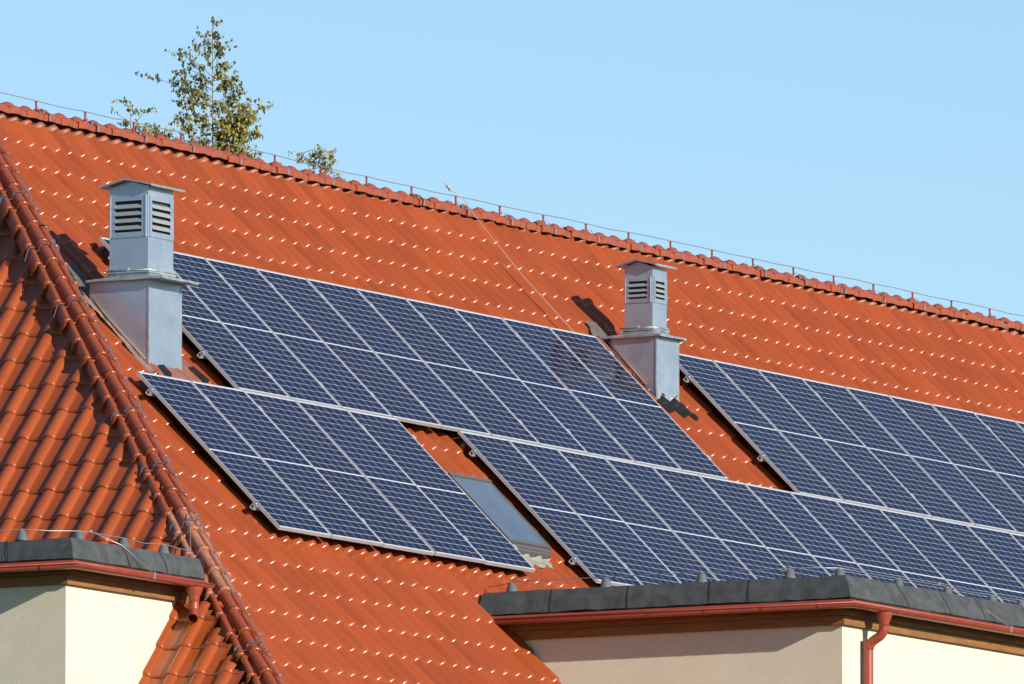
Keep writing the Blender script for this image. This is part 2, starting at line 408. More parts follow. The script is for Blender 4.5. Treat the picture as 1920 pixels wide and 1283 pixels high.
# --- hip tiles
H = Vector((.80, 1, 1)).normalized(); HR = Vector((1, -.80, 0)).normalized(); HU = HR.cross(H)
if HU.z < 0: HU = -HU
tube_p = [(-.03, 1.0), (0, 1.10), (.045, 1.115), (.09, 1.08), (.115, .985), (.2, .965), (.5, .93), (.8, .90), (1.12, .87)]
hm = ridge_tile_mesh('hip_tile', .166, .142, .345, tube_p, M['ridge'])
hmm = ridge_tile_mesh('hip_tile', .168, .148, .345, tube_p, M['mortar_tile'])
RH = Matrix((H, -HR, HU)).transposed().to_4x4()
def hip_point(t, s=0, h=0): return HP + H * t + HR * (s - .050) + HU * (h - .030)
t = -10.1; i = 0
HIP0 = -2.10 + .345 * 0
while t < 7.05:
    mortared = -3.9 < t < -2.75
    o = bpy.data.objects.new('hip_tile', hmm if mortared else hm); COL.objects.link(o); o.parent = roof
    if mortared: o['label'] = 'hip tile smeared with pale pink mortar'
    o.matrix_parent_inverse = Matrix.Identity(4)
    rot = RH @ Matrix.Rotation(random.gauss(0, .012), 4, 'X') @ Matrix.Rotation(random.gauss(0, .008), 4, 'Z')
    o.matrix_basis = Matrix.Translation(hip_point(t, random.gauss(0, .003), .0 + random.gauss(0, .002))) @ rot
    t += .345

# ------------------------------------------------------------------ lightning conductor on the ridge
WR = .0042
def wire_mb(pts, r=WR): return MB().tube(pts, r, 6)
pr_ = MB()
post_proto = None; tops = []
k = 0
for k in range(31):
    u = 3.333 + .957 * k
    zb = RIDGE_Z + .112 + ridge_dz(u)
    mtx = Matrix.Translation((u, RIDGE_Y, zb)) @ Matrix.Rotation(random.gauss(0, .05), 4, 'Y')
    if post_proto is None:
        post_proto = thing('conductor_post', mtx, 'small red post clamped over the ridge tiles carrying the wire', 'conductor post', 'conductor posts along the ridge')
        b = MB(); b.prism([(-.010, -.008, -.012), (.010, -.008, -.012), (.0075, -.008, .062), (-.0075, -.008, .062)], (0, .016, 0))
        b.box((-.013, -.010, .060), (.013, .010, .070)); b.box((-.024, -.02, -.016), (.024, .02, -.008))
        part('post', b, M['redpost'], post_proto, True)
        st = MB(); rings = []
        for s, h in ridge_profile(.126, .126, 7, -.02): rings.append([(.052 + dx, s, h - .112 + .004) for dx in (-.012, .012)])
        st.loft(rings); part('strap', st, M['strap'], post_proto, True)
    else: dup(post_proto, mtx)
    tops.append(mtx @ Vector((0, 0, .076)))
pts = [Vector((1.2, RIDGE_Y, tops[0].z + .02))]
for a_, b_ in zip(tops[:-1], tops[1:]):
    pts.append(a_); m_ = (a_ + b_) / 2; m_.z += random.uniform(-.012, .006); m_.y += random.uniform(-.01, .01); pts.append(m_)
pts.append(tops[-1])
solo('ridge_wire', wire_mb(pts), M['steel'], 'long thin conductor wire strung over red posts along the ridge', 'wire')
# down conductor with its short rod
dc = MB()
dc.tube([(11.56, 3.13, 3.30), (11.70, 3.13, 3.235), (11.80, 3.13, 3.19)], WR, 6)
dc.tube([(11.80, 3.13, 3.19), (11.87, 3.08, 3.15), (11.93, 3.00, 3.06), UVN(11.90, 4.24, .03), UVN(11.86, 3.9, .01), UVN(11.80, 3.2, -.02), UVN(11.79, 2.3, -.03), UVN(11.79, 2.1, -.09)], .0042, 6)
for q in ((11.74, 3.13, 3.22), (11.79, 3.13, 3.195)): dc.box((q[0] - .02, q[1] - .014, q[2] - .014), (q[0] + .02, q[1] + .014, q[2] + .014))
solo('down_wire', dc, M['wire_bright'], 'thin conductor wire running straight down the tiles from a rod on the ridge', 'wire')

# ------------------------------------------------------------------ hip conductor: straps and wire
hold = None; hpts = []
for k, th in enumerate((3.21, 2.248, 1.218, .26, -.736, -1.71, -2.71, -4.82, -5.8)):
    mtx = Matrix.Translation(hip_point(th)) @ RH
    if hold is None:
        hold = thing('wire_clamp', mtx, 'bent metal strap gripping the hip tiles and holding the wire', 'wire clamp', 'straps along the hip')
        st = MB(); rings = []
        for s, h in ridge_profile(.172, .150): rings.append([(dx, s, h * 1.0 + .004) for dx in (-.011, .011)])
        st.loft(rings); st.box((-.008, -.075, .10), (.008, -.060, .165)); st.box((-.018, -.085, .155), (.018, -.050, .175))
        part('strap', st, M['strap'], hold, True)
    else: dup(hold, mtx)
    hpts.append(hip_point(th, .068, .166))
wp = [hip_point(4.6, .068, .160)]
for a_, b_ in zip(hpts[:-1], hpts[1:]):
    wp += [a_, (a_ + b_) / 2 - HU * random.uniform(0, .012)]
wp += [hpts[-1], hip_point(-7.5, .068, .16)]
solo('hip_wire', wire_mb(wp), M['steel'], 'thin conductor wire following the hip tiles down the roof edge', 'wire')

# ------------------------------------------------------------------ solar panels
PLEN = 2.2377
FW = .011
pb = MB()                                              # frame: four butted bars with a lip
def bar(lo, hi): pb.box(lo, hi)
bar((0, -FW, -.035), (1.0, 0, 0)); bar((0, -PLEN, -.035), (1.0, -PLEN + FW, 0))
bar((0, -PLEN + FW, -.035), (FW, -FW, 0)); bar((1 - FW, -PLEN + FW, -.035), (1, -FW, 0))
bsheet = MB(); z = -.0035
bsheet.add([(FW, -PLEN + FW, z), (1 - FW, -PLEN + FW, z), (1 - FW, -FW, z), (FW, -FW, z)], [(0, 1, 2, 3)])
bsheet.add([(FW, -PLEN + FW, -.012), (1 - FW, -PLEN + FW, -.012), (1 - FW, -FW, -.012), (FW, -FW, -.012)], [(3, 2, 1, 0)])
back = MB(); back.v = bsheet.v[4:]; back.f = [(3, 2, 1, 0)]; back.sm = [False]; back.t = [.5] * 4
bsheet.v = bsheet.v[:4]; bsheet.f = bsheet.f[:1]; bsheet.sm = bsheet.sm[:1]; bsheet.t = bsheet.t[:4]
cells = MB(); mx = .021; my = .026; mid = .020; gx = .0070; gy = .0055
cw = (1 - 2 * mx - 5 * gx) / 6; chh = (PLEN - 2 * my - mid - 22 * gy) / 24
for half in range(2):
    for r in range(12):
        y1 = -my - (half * (12 * chh + 11 * gy + mid)) - r * (chh + gy); y0 = y1 - chh
        for c in range(6):
            x0 = mx + c * (cw + gx); x1 = x0 + cw; q = .004
            cells.add([(x0 + q, y0, z + .0012), (x1 - q, y0, z + .0012), (x1, y0 + q * .8, z + .0012), (x1, y1 - q * .8, z + .0012), (x1 - q, y1, z + .0012), (x0 + q, y1, z + .0012), (x0, y1 - q * .8, z + .0012), (x0, y0 + q * .8, z + .0012)],
                      [tuple(range(8))], tone=random.random())
cls = []                                              # mid clamps sit in the joint on the panel's right side
for yy in (-.27, -1.90):
    cl = MB(); cl.prism([(1.0005, yy - .03, -.03), (1.0195, yy - .03, -.03), (1.0195, yy - .03, .001), (1.03, yy - .03, .001), (1.03, yy - .03, .005), (.99, yy - .03, .005), (.99, yy - .03, .001), (1.0005, yy - .03, .001)], (0, .06, 0)); cls.append(cl)
proto = None
ORD = ['first', 'second', 'third', 'fourth', 'fifth', 'sixth', 'seventh', 'eighth', 'ninth', 'tenth', 'eleventh', 'twelfth', 'thirteenth', 'fourteenth', 'fifteenth']
def lab(grp, i, n):
    o = ORD[i]
    if grp == 'A':
        if i == 0: return 'upper row solar panel half hidden behind the large left chimney'
        if i == n - 1: return 'upper row solar panel touching the flashing of the smaller right chimney'
        if i == n - 2: return 'upper row solar panel with dark chimney reflection, one in from the right chimney'
        return o + ' solar panel of the upper row between the two chimneys, counted from the left'
    if grp == 'B':
        if i == 0: return 'upper solar panel with exposed left edge just right of the smaller chimney'
        return o + ' solar panel of the upper row right of the smaller chimney'
    if grp == 'C':
        if i == 0: return 'lower left solar panel with bare side frame beside the hip tiles'
        if i == n - 1: return 'lower left solar panel whose right edge overlaps the roof window'
        return o + ' solar panel of the lower left block of five, counted from the hip'
    if i == 0: return 'lower row solar panel with exposed left frame right of the roof window'
    return o + ' solar panel of the long lower row right of the roof window'
def place(grp, n, u0, v0, gname):
    global proto
    for i in range(n):
        mtx = Matrix.Translation(UVN(u0 + 1.02 * i, v0, random.gauss(0, .0015))) @ RX @ Matrix.Rotation(random.gauss(0, .0006), 4, 'X') @ Matrix.Rotation(random.gauss(0, .0012), 4, 'Y')
        L = lab(grp, i, n)
        if proto is None:
            proto = thing('solar_panel', mtx, L, 'solar panel', gname)
            part('frame', pb, M['alu'], proto, True)
            part('back_sheet', bsheet, M['white'], proto, True)
            part('cell_grid', cells, M['cell'], proto, True)
            part('shade_underside', back, M['deck'], proto, True)  # panel back coloured dark to deepen the shade on the tiles below
            for c_ in cls: part('clamp', c_, M['alu'], proto, True)
        else: dup(proto, mtx, L, gname)
UA, UB, UC, UD = 1.981, 13.770, 0.0, 6.369
place('C', 5, UC, 0, 'solar panels in the lower left block')
place('A', 10, UA, .02 + PLEN, 'solar panels in the upper row')
place('D', 15, UD, 0, 'solar panels in the lower right row')
place('B', 11, UB, .02 + PLEN, 'solar panels in the upper right row')
# mounting rails: profile with its end clamp on the first panel's side
rp = None
def rail(u0, u1, v, label):
    t_ = thing('mounting_rail', Matrix.Translation(UVN(u0, v, 0)) @ RX, label, 'mounting rail', 'rails under the solar panels')
    b = MB(); L_ = u1 - u0 + .045
    b.box((-.055, -.020, -.078), (L_, .020, -.071)); b.box((-.055, -.020, -.042), (L_, -.006, -.0362)); b.box((-.055, .006, -.042), (L_, .020, -.0362))
    b.box((-.055, -.020, -.071), (L_, -.016, -.042)); b.box((-.055, .016, -.071), (L_, .020, -.042))
    part('rail', b, M['alu'], t_, True)
    e = MB(); e.box((-.040, -.026, -.036), (-.002, .026, -.028)); e.box((-.012, -.026, -.028), (-.002, .026, .001)); e.box((-.012, -.026, .0012), (.010, .026, .006)); e.tube([(-.026, 0, -.03), (-.026, 0, -.006)], .008, 8)
    e.box((-.046, -.026, -.028), (-.038, .026, -.012))
    part('end_clamp', e, M['galv'], t_, True)
    hk = MB(); x = .35
    while x < u1 - u0:
        hk.box((x - .015, -.045, -.155), (x + .015, -.02, -.150)); hk.box((x - .015, -.045, -.15), (x + .015, -.038, -.05)); hk.box((x - .015, -.045, -.155), (x + .015, .25, -.149)); x += 1.0
    part('roof_hook', hk, M['galv'], t_, True)
rail(UC, UC + 5.08, -.255, 'aluminium rail under the lower left block, end clamp near its top corner')
rail(UC, UC + 5.08, -1.895, 'aluminium rail under the lower left block, end clamp near its bottom corner')
rail(UA, UA + 10.18, 2.0, 'upper aluminium rail under the upper row, its end behind the large chimney')
rail(UA, UA + 10.18, .566, 'aluminium rail under the upper row, end clamp right of the large chimney base')
rail(UD, UD + 15.2, -.289, 'aluminium rail under the lower right row, end clamp above the roof window')
rail(UD, UD + 15.2, -1.90, 'aluminium rail under the lower right row, end clamp below the roof window')
rail(UB, UB + 11.1, 1.859, 'upper aluminium rail under the right row, end clamp beside the small chimney')
rail(UB, UB + 11.1, .612, 'lower aluminium rail under the right row, end clamp above the lower row')

# ------------------------------------------------------------------ patches that lie on the tiles
def in_poly(x, y, P_):
    c = False; j = len(P_) - 1
    for i in range(len(P_)):
        if (P_[i][1] > y) != (P_[j][1] > y) and x < (P_[j][0] - P_[i][0]) * (y - P_[i][1]) / (P_[j][1] - P_[i][1]) + P_[i][0]: c = not c
        j = i
    return c
def patch(P_, lift=.006, step=.018, flat=0., rough=.003, seed=0):
    """sheet dressed over the tiles inside polygon P_ (u, v); flat 0..1 spans the pans"""
    mb = MB(); us = np.arange(min(p[0] for p in P_) - step, max(p[0] for p in P_) + step, step); vs = np.arange(min(p[1] for p in P_) - step, max(p[1] for p in P_) + step, step)
    idx = {}
    def vert(i, j):
        if (i, j) not in idx:
            u_, v_ = us[i], vs[j]; n = tile_n(u_, v_); n = n * (1 - flat) + (BN + .05) * flat
            n += lift + rough * mnoise.noise((u_ * 14, v_ * 14, seed)); idx[(i, j)] = len(mb.v); mb.v.append(tuple(UVN(u_, v_, n))); mb.t.append(.5)
        return idx[(i, j)]
    for i in range(len(us) - 1):
        for j in range(len(vs) - 1):
            if in_poly((us[i] + us[i + 1]) / 2, (vs[j] + vs[j + 1]) / 2, P_):
                mb.f.append((vert(i, j), vert(i + 1, j), vert(i + 1, j + 1), vert(i, j + 1))); mb.sm.append(True)
    return mb
def foil_mb(P_, base=.02, amp=.035, step=.016, seed=3):
    mb = patch(P_, base, step)
    mb.v = [tuple(Vector(p) + Vector((0, -S2, S2)) * amp * abs(mnoise.noise((p[0] * 22, p[1] * 22, p[2] * 22 + seed))) + Vector((mnoise.noise((p[0] * 30, p[2] * 30, 9)), mnoise.noise((p[1] * 30, p[0] * 30, 4)), 0)) * .008) for p in mb.v]
    mb.sm = [False] * len(mb.f); return mb

# ------------------------------------------------------------------ metal vent chimneys
def wobble_sheet(mb, ring, thick):
    pass
def chimney(X, Y, wd, dp, zp, up, ztop, louv, nsl, label, pl, cap_o, cap_z, scale=1.):
    (ux0, uy0, ux1, uy1) = up
    c = thing('vent_chimney', (X, Y, Y - .16), label, 'chimney')
    b = MB(); zb = Y - 1.1
    b.box((X, Y, zb), (X + wd, Y + dp, zp)); part('base_casing', b, M['galv'], c)
    e = MB()                                           # standing seams on the corners of the casing
    e.box((X - .006, Y - .006, Y - .30), (X + .012, Y - .0005, zp - .02)); e.box((X - .006, Y - .0005, Y - .30), (X - .0005, Y + .012, zp - .02)); e.box((X + wd - .010, Y - .006, Y - .30), (X + wd + .006, Y - .0005, zp - .02))
    part('corner_seam', e, M['galv_dull'], c)
    # drip plate: sheet skirt rising to the upper shaft, with a wavy lower edge
    oxl, oxr, oyf, oyb = pl
    out = []; 
    def side(p, q, n): return [(p[0] + (q[0] - p[0]) * i / n, p[1] + (q[1] - p[1]) * i / n) for i in range(n)]
    xa, xb, ya, yb_ = X - oxl, X + wd + oxr, Y - oyf, Y + dp + oyb
    per = side((xa, ya), (xb, ya), 14) + side((xb, ya), (xb, yb_), 14) + side((xb, yb_), (xa, yb_), 14) + side((xa, yb_), (xa, ya), 14)
    ins = side((ux0, uy0), (ux1, uy0), 14) + side((ux1, uy0), (ux1, uy1), 14) + side((ux1, uy1), (ux0, uy1), 14) + side((ux0, uy1), (ux0, uy0), 14)
    wv = [.010 * mnoise.noise((p[0] * 5, p[1] * 5, X)) + .004 * mnoise.noise((p[0] * 16, p[1] * 16, X)) for p in per]
    r0 = [(p[0], p[1], zp - .018 + q) for p, q in zip(per, wv)]; r1 = [(p[0], p[1], zp + .004 + q) for p, q in zip(per, wv)]
    r2 = [((p[0] * .22 + i_[0] * .78), (p[1] * .22 + i_[1] * .78), zp + .030 + q * .6) for p, i_, q in zip(per, ins, wv)]
    r3 = [(p[0], p[1], zp + .075) for p in ins]
    rin = [((p[0] * .9 + i_[0] * .1), (p[1] * .9 + i_[1] * .1), zp - .002 + q) for p, i_, q in zip(per, ins, wv)]
    d = MB(); d.loft([r0, r1], True, False); d.loft([r1, r2, r3], True, True); d.loft([rin, r0], True, False)
    d.add([(xa + .02, ya + .02, zp - .001), (xb - .02, ya + .02, zp - .001), (xb - .02, yb_, zp - .001), (xa + .02, yb_, zp - .001)], [(3, 2, 1, 0)])
    part('drip_plate', d, M['galv_dull'], c)
    # upper shaft, hollow behind the louvres
    zs = zp + .07; (zl0, zl1) = louv
    s = MB(); s.box((ux0, uy0, zs), (ux1, uy1, zl0)); s.box((ux0, uy0, zl1), (ux1, uy1, ztop))
    cwid = .055 * scale
    cwid = .021
    for (a0, b0) in ((ux0, uy0), (ux1 - cwid, uy0), (ux0, uy1 - cwid), (ux1 - cwid, uy1 - cwid)): s.box((a0, b0, zl0), (a0 + cwid, b0 + cwid, zl1))
    part('shaft', s, M['galv'], c)
    k = MB(); k.box((ux0 + .022, uy0 + .022, zl0 + .001), (ux1 - .022, uy1 - .022, zl1 - .001)); part('duct', k, M['dark'], c)
    # collar band with clip
    col = MB(); o_ = .018
    for (a, b2, z0, z1, o_) in ((0, 0, zs - .005, zs + .012, .022), (0, 0, zs + .030, zs + .042, .014)):
        col.box((ux0 - o_, uy0 - o_, z0), (ux1 + o_, uy0 - .0005, z1)); col.box((ux0 - o_, uy1 + .0005, z0), (ux1 + o_, uy1 + o_, z1))
        col.box((ux0 - o_, uy0 - .0005, z0), (ux0 - .0005, uy1 + .0005, z1)); col.box((ux1 + .0005, uy0 - .0005, z0), (ux1 + o_, uy1 + .0005, z1))
    col.box((ux0 - .03, (uy0 + uy1) / 2 - .012, zs + .012), (ux0 - .014, (uy0 + uy1) / 2 + .012, zs + .045)); col.box(((ux0 + ux1) / 2, uy0 - .028, zs + .012), ((ux0 + ux1) / 2 + .012, uy0 - .014, zs + .03))
    col.tube([(ux0 - .03, uy1 + .045, zs + .022), (ux0 - .018, uy0 - .018, zs + .022), (ux1 + .03, uy0 - .018, zs + .022)], .006, 6)
    part('collar', col, M['galv_dull'], c)
    # louvre panels on both visible faces
    def louvre(p, ax, width, nrm, name):
        ax = Vector(ax); nrm = Vector(nrm); p = Vector(p); up_ = Vector((0, 0, 1))
        X_ = Matrix((ax, nrm, up_)).transposed().to_4x4(); X_.translation = p
        f = MB(); fw = .052 * scale; H_ = zl1 - zl0 + .10 * scale; z0 = -.05 * scale
        f.box((0, 0, z0), (width, .009, z0 + fw), X_); f.box((0, 0, z0 + H_ - fw), (width, .009, z0 + H_), X_)
        f.box((0, 0, z0 + fw), (fw, .009, z0 + H_ - fw), X_); f.box((width - fw, 0, z0 + fw), (width, .009, z0 + H_ - fw), X_)
        for a in (0, width - .006): f.box((a, .009, z0), (a + .006, .016, z0 + H_), X_)     # turned-up edges
        for a in (fw * .7, width - fw * .7):
            f.tube([X_ @ Vector((a, .009, z0 + fw * .45)), X_ @ Vector((a, .013, z0 + fw * .45))], .006, 8)
        fr = part(name, f, M['galv'], c)
        pz = (H_ - 2 * fw) / (nsl + .45)
        for i in range(nsl):
            zc = z0 + fw + pz * (.45 + i)
            m_ = MB(); x0, x1 = fw + .001, width - fw - .001
            poly = [(-.006, pz * .52), (.017, .02 * pz), (.017, -.10 * pz), (.014, -.10 * pz), (.013, 0), (-.010, pz * .52)]
            m_.prism([X_ @ Vector((x0, a, zc + h_)) for a, h_ in poly], X_.to_3x3() @ Vector((x1 - x0, 0, 0)))
            part('slat', m_, M['slat'], fr)
    louvre((ux0, uy1 - .012, zl0), (0, -1, 0), uy1 - uy0 - .03, (-1, 0, 0), 'louvre')
    louvre((ux0 + .012, uy0, zl0), (1, 0, 0), ux1 - ux0 - .03, (0, -1, 0), 'louvre')
    # gabled cap
    ez, rz = cap_z; cm = MB(); ym = (uy0 + uy1) / 2; x0, x1 = ux0 - cap_o, ux1 + cap_o; y0, y1 = uy0 - cap_o, uy1 + cap_o
    poly = [(x0, y0, ez), (x0, ym, rz), (x0, y1, ez), (x0, y1, ez + .016), (x0, ym, rz + .016), (x0, y0, ez + .016)]
    cm.prism(poly, (x1 - x0, 0, 0))
    cm.box((x0 - .004, y0 - .004, ez - .006), (x1 + .004, y0 - .0005, ez + .014))
    part('cap', cm, M['galv_dull'], c)
    gm = MB(); gm.prism([(ux0 + .001, uy0 + .02, ztop), (ux0 + .001, uy1 - .02, ztop), (ux0 + .001, ym, rz - .004)], (ux1 - ux0 - .002, 0, 0)); part('gable', gm, M['galv'], c)
    return c

ch1 = chimney(.775, .339, .625, .665, 1.0, (.845, .39, 1.332, .823), 1.915, (1.465, 1.775), 4, 'large galvanised metal chimney with louvred head beside the hip, left of the solar panels', (.08, .0, .2, .0), .08, (1.905, 1.972))
ch2 = chimney(12.727, 1.174, .497, .543, 1.645, (12.817, 1.265, 13.132, 1.599), 2.385, (2.045, 2.235), 3, 'smaller galvanised metal chimney with louvred head between the two upper panel rows', (.05, .04, .075, .05), .075, (2.388, 2.447), .8)
# flashings
side1 = [(.80, 1.46), (1.0, 1.46), (1.0, 1.30), (.80, 1.15), (.80, .25), (.60, .20), (.56, .30), (.66, .62), (.70, 1.0), (.66, 1.25)]
part('flashing', patch(side1, .004, .016, .85, .006, 1), M['lead'], ch1, label='brown side flashing')
front1 = [(.74, .50), (1.0, .50), (1.45, .47), (1.69, .55), (1.82, .24), (1.74, .10), (1.1, .10), (.80, .10)]
part('flashing', patch(front1, .006, .016, .92, .006, 2), M['lead_pink'], ch1, label='reddish front flashing')
part('flashing', patch([(.72, 1.36), (1.02, 1.36), (1.16, 1.84), (.95, 1.84), (.80, 1.58)], .02, .016, .75, .004, 5), M['lead_dark'], ch1)
gut1 = MB(); gut1.tube([UVN(.80, 1.40, -.10), UVN(.765, 1.0, -.115), UVN(.768, .55, -.12), UVN(.775, .40, -.12)], .018, 6); part('flashing_bead', gut1, M['lead'], ch1)
for P_, sd in (([(.93, .34), (1.07, .38), (1.05, .22), (.97, .17), (.89, .19)], 1), ([(1.58, .40), (1.74, .44), (1.81, .24), (1.67, .17), (1.57, .28)], 2)):
    part('bitumen_patch', patch(P_, .016, .012, .92, .008, sd), M['bitumen'], ch1)
blk = [(12.62, 1.78), (12.84, 1.78), (12.84, 1.63), (13.2, 1.63), (13.3, 1.51), (13.34, 1.27), (13.13, 1.2), (13.11, 1.28), (12.93, 1.24), (12.87, 1.32), (12.7, 1.30), (12.66, 1.42)]
part('bitumen_patch', patch(blk, .008, .014, .25, .003, 6), M['bitumen'], ch2)
part('foil', foil_mb([(12.70, 1.66), (13.22, 1.64), (13.26, 1.52), (13.12, 1.545), (13.0, 1.51), (12.90, 1.55), (12.74, 1.54)], .02, .045), M['foil'], ch2)
part('flashing', patch([(12.58, 2.50), (12.75, 2.5), (12.75, 1.72), (12.62, 1.70)], .01, .016, .5, .006, 8), M['lead_pink'], ch2)
part('flashing', patch([(12.52, 2.46), (12.80, 2.34), (12.95, 2.68), (12.70, 2.72)], .02, .016, .75, .004, 9), M['lead_dark'], ch2)
gut2 = MB(); gut2.tube([UVN(12.715, 2.35, -.10), UVN(12.715, 1.70, -.12)], .014, 6); part('flashing_bead', gut2, M['lead_pink'], ch2)

# ------------------------------------------------------------------ roof window
sw = thing('roof_window', Matrix.Translation(UVN(5.25, -.735, -.10)) @ RX, 'roof window with grey blue glass between the lower panel blocks', 'roof window')
Wd, Hh = .845, .965
f = MB(); f.box((0, -.045, -.06), (Wd, 0, .070)); f.box((0, -Hh, -.06), (.022, -.045, .062)); f.box((Wd - .022, -Hh, -.06), (Wd, -.045, .062)); f.box((-.004, -Hh - .04, -.02), (Wd + .004, -Hh, .058))
part('frame', f, M['winframe'], sw, True)
f = MB(); f.box((.022, -Hh, .030), (Wd - .022, -.045, .056)); part('pane', f, M['glassdark'], sw, True)
f = MB(); f.box((-.01, -Hh - .12, -.06), (Wd - .035, -Hh - .04, .018)); f.box((.0, -Hh - .085, .018), (Wd - .03, -Hh - .04, .030)); part('sill_cladding', f, M['winframe'], sw, True)
ap = [(5.2, -1.80), (6.04, -1.80), (6.03, -1.95), (5.98, -1.945), (5.92, -1.92), (5.84, -1.95), (5.76, -1.97), (5.68, -1.93), (5.6, -1.95), (5.5, -1.99), (5.4, -1.95), (5.2, -1.98)]
part('apron', patch(ap, .010, .014, .35, .012, 12), M['sealant'], sw)

# ------------------------------------------------------------------ dormers (parts of the house)
def arc_pts(n=9, r=.060, d=.070): return [(r * math.cos(math.pi + math.pi * i / (n - 1)), d * math.sin(math.pi + math.pi * i / (n - 1))) for i in range(n)]
def gutter_mesh(path, zt, r=.058, d=.050):
    """half-round trough along a polyline of (x, y, outward normal); mitred at the corner"""
    mb = MB(); prof_o = arc_pts(11, r, d); prof_i = [(a * .93, b_ * .93) for a, b_ in prof_o][::-1]
    ringp = prof_o + prof_i
    rings = [[(x + nx * a, y + ny * a, zt + dz + b_) for a, b_ in ringp] for (x, y, nx, ny, dz) in path]
    mb.loft(rings, True, True)
    for e in (rings[0], rings[-1]): 
        n = len(prof_o); mb.add(e[:n], [tuple(range(n))])
    for side_ in (1,):
        bead = [Vector((x + nx * r, y + ny * r, zt + dz)) for (x, y, nx, ny, dz) in path]
        mb.tube(bead, .009, 8)
    return mb
def bracket(mb, x, y, nx, ny, zt, r=.060, d=.052):
    tx, ty = -ny, nx; rings = []
    for a, b_ in [(-r * 1.0, .03)] + arc_pts(11, r, d) + [(r * 1.02, .016), (r * .8, .016)]:
        rings.append([(x + nx * a + tx * s, y + ny * a + ty * s, zt + b_) for s in (-.011, .011)])
    mb.loft(rings, False, True); return mb

def dormer(tag_name, x0, y0, x1, y1, zw, zl, zt, zf, oe, ot, cheek_end, side_end, cheek_axis, seams):
    """front/side corner at (x0,y0); the wall runs to x1 (along +X) and y1 (along +Y)"""
    wl_ = MB(); wl_.box((x0, y0, -8.5), (x1, y1, zw + .20))
    d = part('dormer', wl_, M['stucco'], house)
    # timber boards: an upper fascia and a lower board, butted at the corner
    t1 = MB(); t1.box((x0 - .045, y0 - .045, zw), (x1, y0 - .0005, zw + .086)); t1.box((x0 - .045, y0 - .0005, zw), (x0 - .0005, y1, zw + .086))
    part('timber_board', t1, M['wood'], d)
    t2 = MB(); t2.box((x0 - .075, y0 - .075, zw + .089), (x1, y0 - .0005, zw + .20)); t2.box((x0 - .075, y0 - .0005, zw + .089), (x0 - .0005, y1, zw + .20))
    part('timber_board', t2, M['wood'], d)
    # felt roof: flat deck and sloping skirt with a slightly wavy edge
    fm = MB(); 
    def lin(a, b, st): n = max(2, int(abs(b - a) / st)); return [a + (b - a) * i / n for i in range(n + 1)]
    path = [(x0, yy, 0) for yy in lin(cheek_end, y0, .12)] + [(xx, y0, 1) for xx in lin(x0, side_end, .12)[1:]]
    rings = []
    kc = len(lin(cheek_end, y0, .12)) - 1
    for i, (x, y, s) in enumerate(path):
        if i == kc: nx, ny = -1, -1
        elif s == 0: nx, ny = -1, 0
        else: nx, ny = 0, -1
        n1 = mnoise.noise((x * 2.1, y * 2.1, zl)); n2 = mnoise.noise((x * 9, y * 9, zl)); n3 = mnoise.noise((x * 1.4, y * 1.4, 5 + zl))
        lo_ = Vector((x + nx * (oe + .006 * n2), y + ny * (oe + .006 * n2), zl + .010 * n1 + .010 * n2))
        tp = Vector((x + nx * ot, y + ny * ot, zt + .012 * n3 + .006 * n2))
        md = (lo_ + tp) / 2 + Vector((nx, ny, .6)) * (.010 + .006 * n3)
        tr = Vector((x + nx * (ot - .05), y + ny * (ot - .05), zt + .004 + .008 * n3))
        far = Vector((x1 if s else x1, y1, zf))
        fl = Vector((x if s else x + 2.2, y + 2.2 if s else y, zt + .01)) if i != kc else Vector((x + 2.2, y + 2.2, zt + .01))
        und = lo_ + Vector((-nx * .012, -ny * .012, -.010))
        inn = Vector((x - nx * .02, y - ny * .02, zl - .012))
        rings.append([inn, und, lo_, md, tp, tr, fl])
    fm.loft(rings, False, False)
    fr = part('felt_roof', fm, M['felt'], d)
    for (ax, pos) in seams:                             # lapped joints of the felt sheets
        if ax == 'x': a = Vector((pos, y0 - ot - .004, zt + .003)); b_ = Vector((pos + .04, y0 - oe - .006, zl)); mid_ = (a + b_) / 2 + Vector((0, -1, .6)) * .013; wv = Vector((.012, 0, 0))
        else: a = Vector((x0 - ot - .004, pos, zt + .003)); b_ = Vector((x0 - oe - .006, pos - .05, zl)); mid_ = (a + b_) / 2 + Vector((-1, 0, .6)) * .013; wv = Vector((0, .012, 0))
        sm_ = MB(); sm_.loft([[a, a + wv], [mid_, mid_ + wv], [b_, b_ + wv]], False, False); part('felt_lap', sm_, M['felt_edge'], d)
    # metal drip edge into the gutter
    de = MB(); r_ = []
    for (x, y, nx, ny) in ((x0, cheek_end, -1, 0), (x0, y0, -1, -1), (side_end, y0, 0, -1)):
        r_.append([(x + nx * .05, y + ny * .05, zl - .018), (x + nx * (oe + .004), y + ny * (oe + .004), zl - .020), (x + nx * (oe + .055), y + ny * (oe + .055), zl - .062), (x + nx * (oe + .058), y + ny * (oe + .058), zl - .085)])
    de.loft(r_, False, False); part('drip_edge', de, M['gutter'], d)
    zg = zl - .062
    gp = [(x0 - .242, cheek_end, -1, 0, 0), (x0 - .242, y0 - .242, -1, -1, 0), (side_end, y0 - .242, 0, -1, 0)]
    gt = part('gutter', gutter_mesh(gp, zg), M['gutter'], d)
    br = MB(); 
    y = y0 + .12
    while y < cheek_end: br = MB(); bracket(br, x0 - .242, y, -1, 0, zg); part('gutter_bracket', br, M['gutter'], d); y += .62
    x = x0 + .05
    while x < side_end: br = MB(); bracket(br, x, y0 - .242, 0, -1, zg); part('gutter_bracket', br, M['gutter'], d); x += .62
    # front joints (sleeves)
    return d, zg

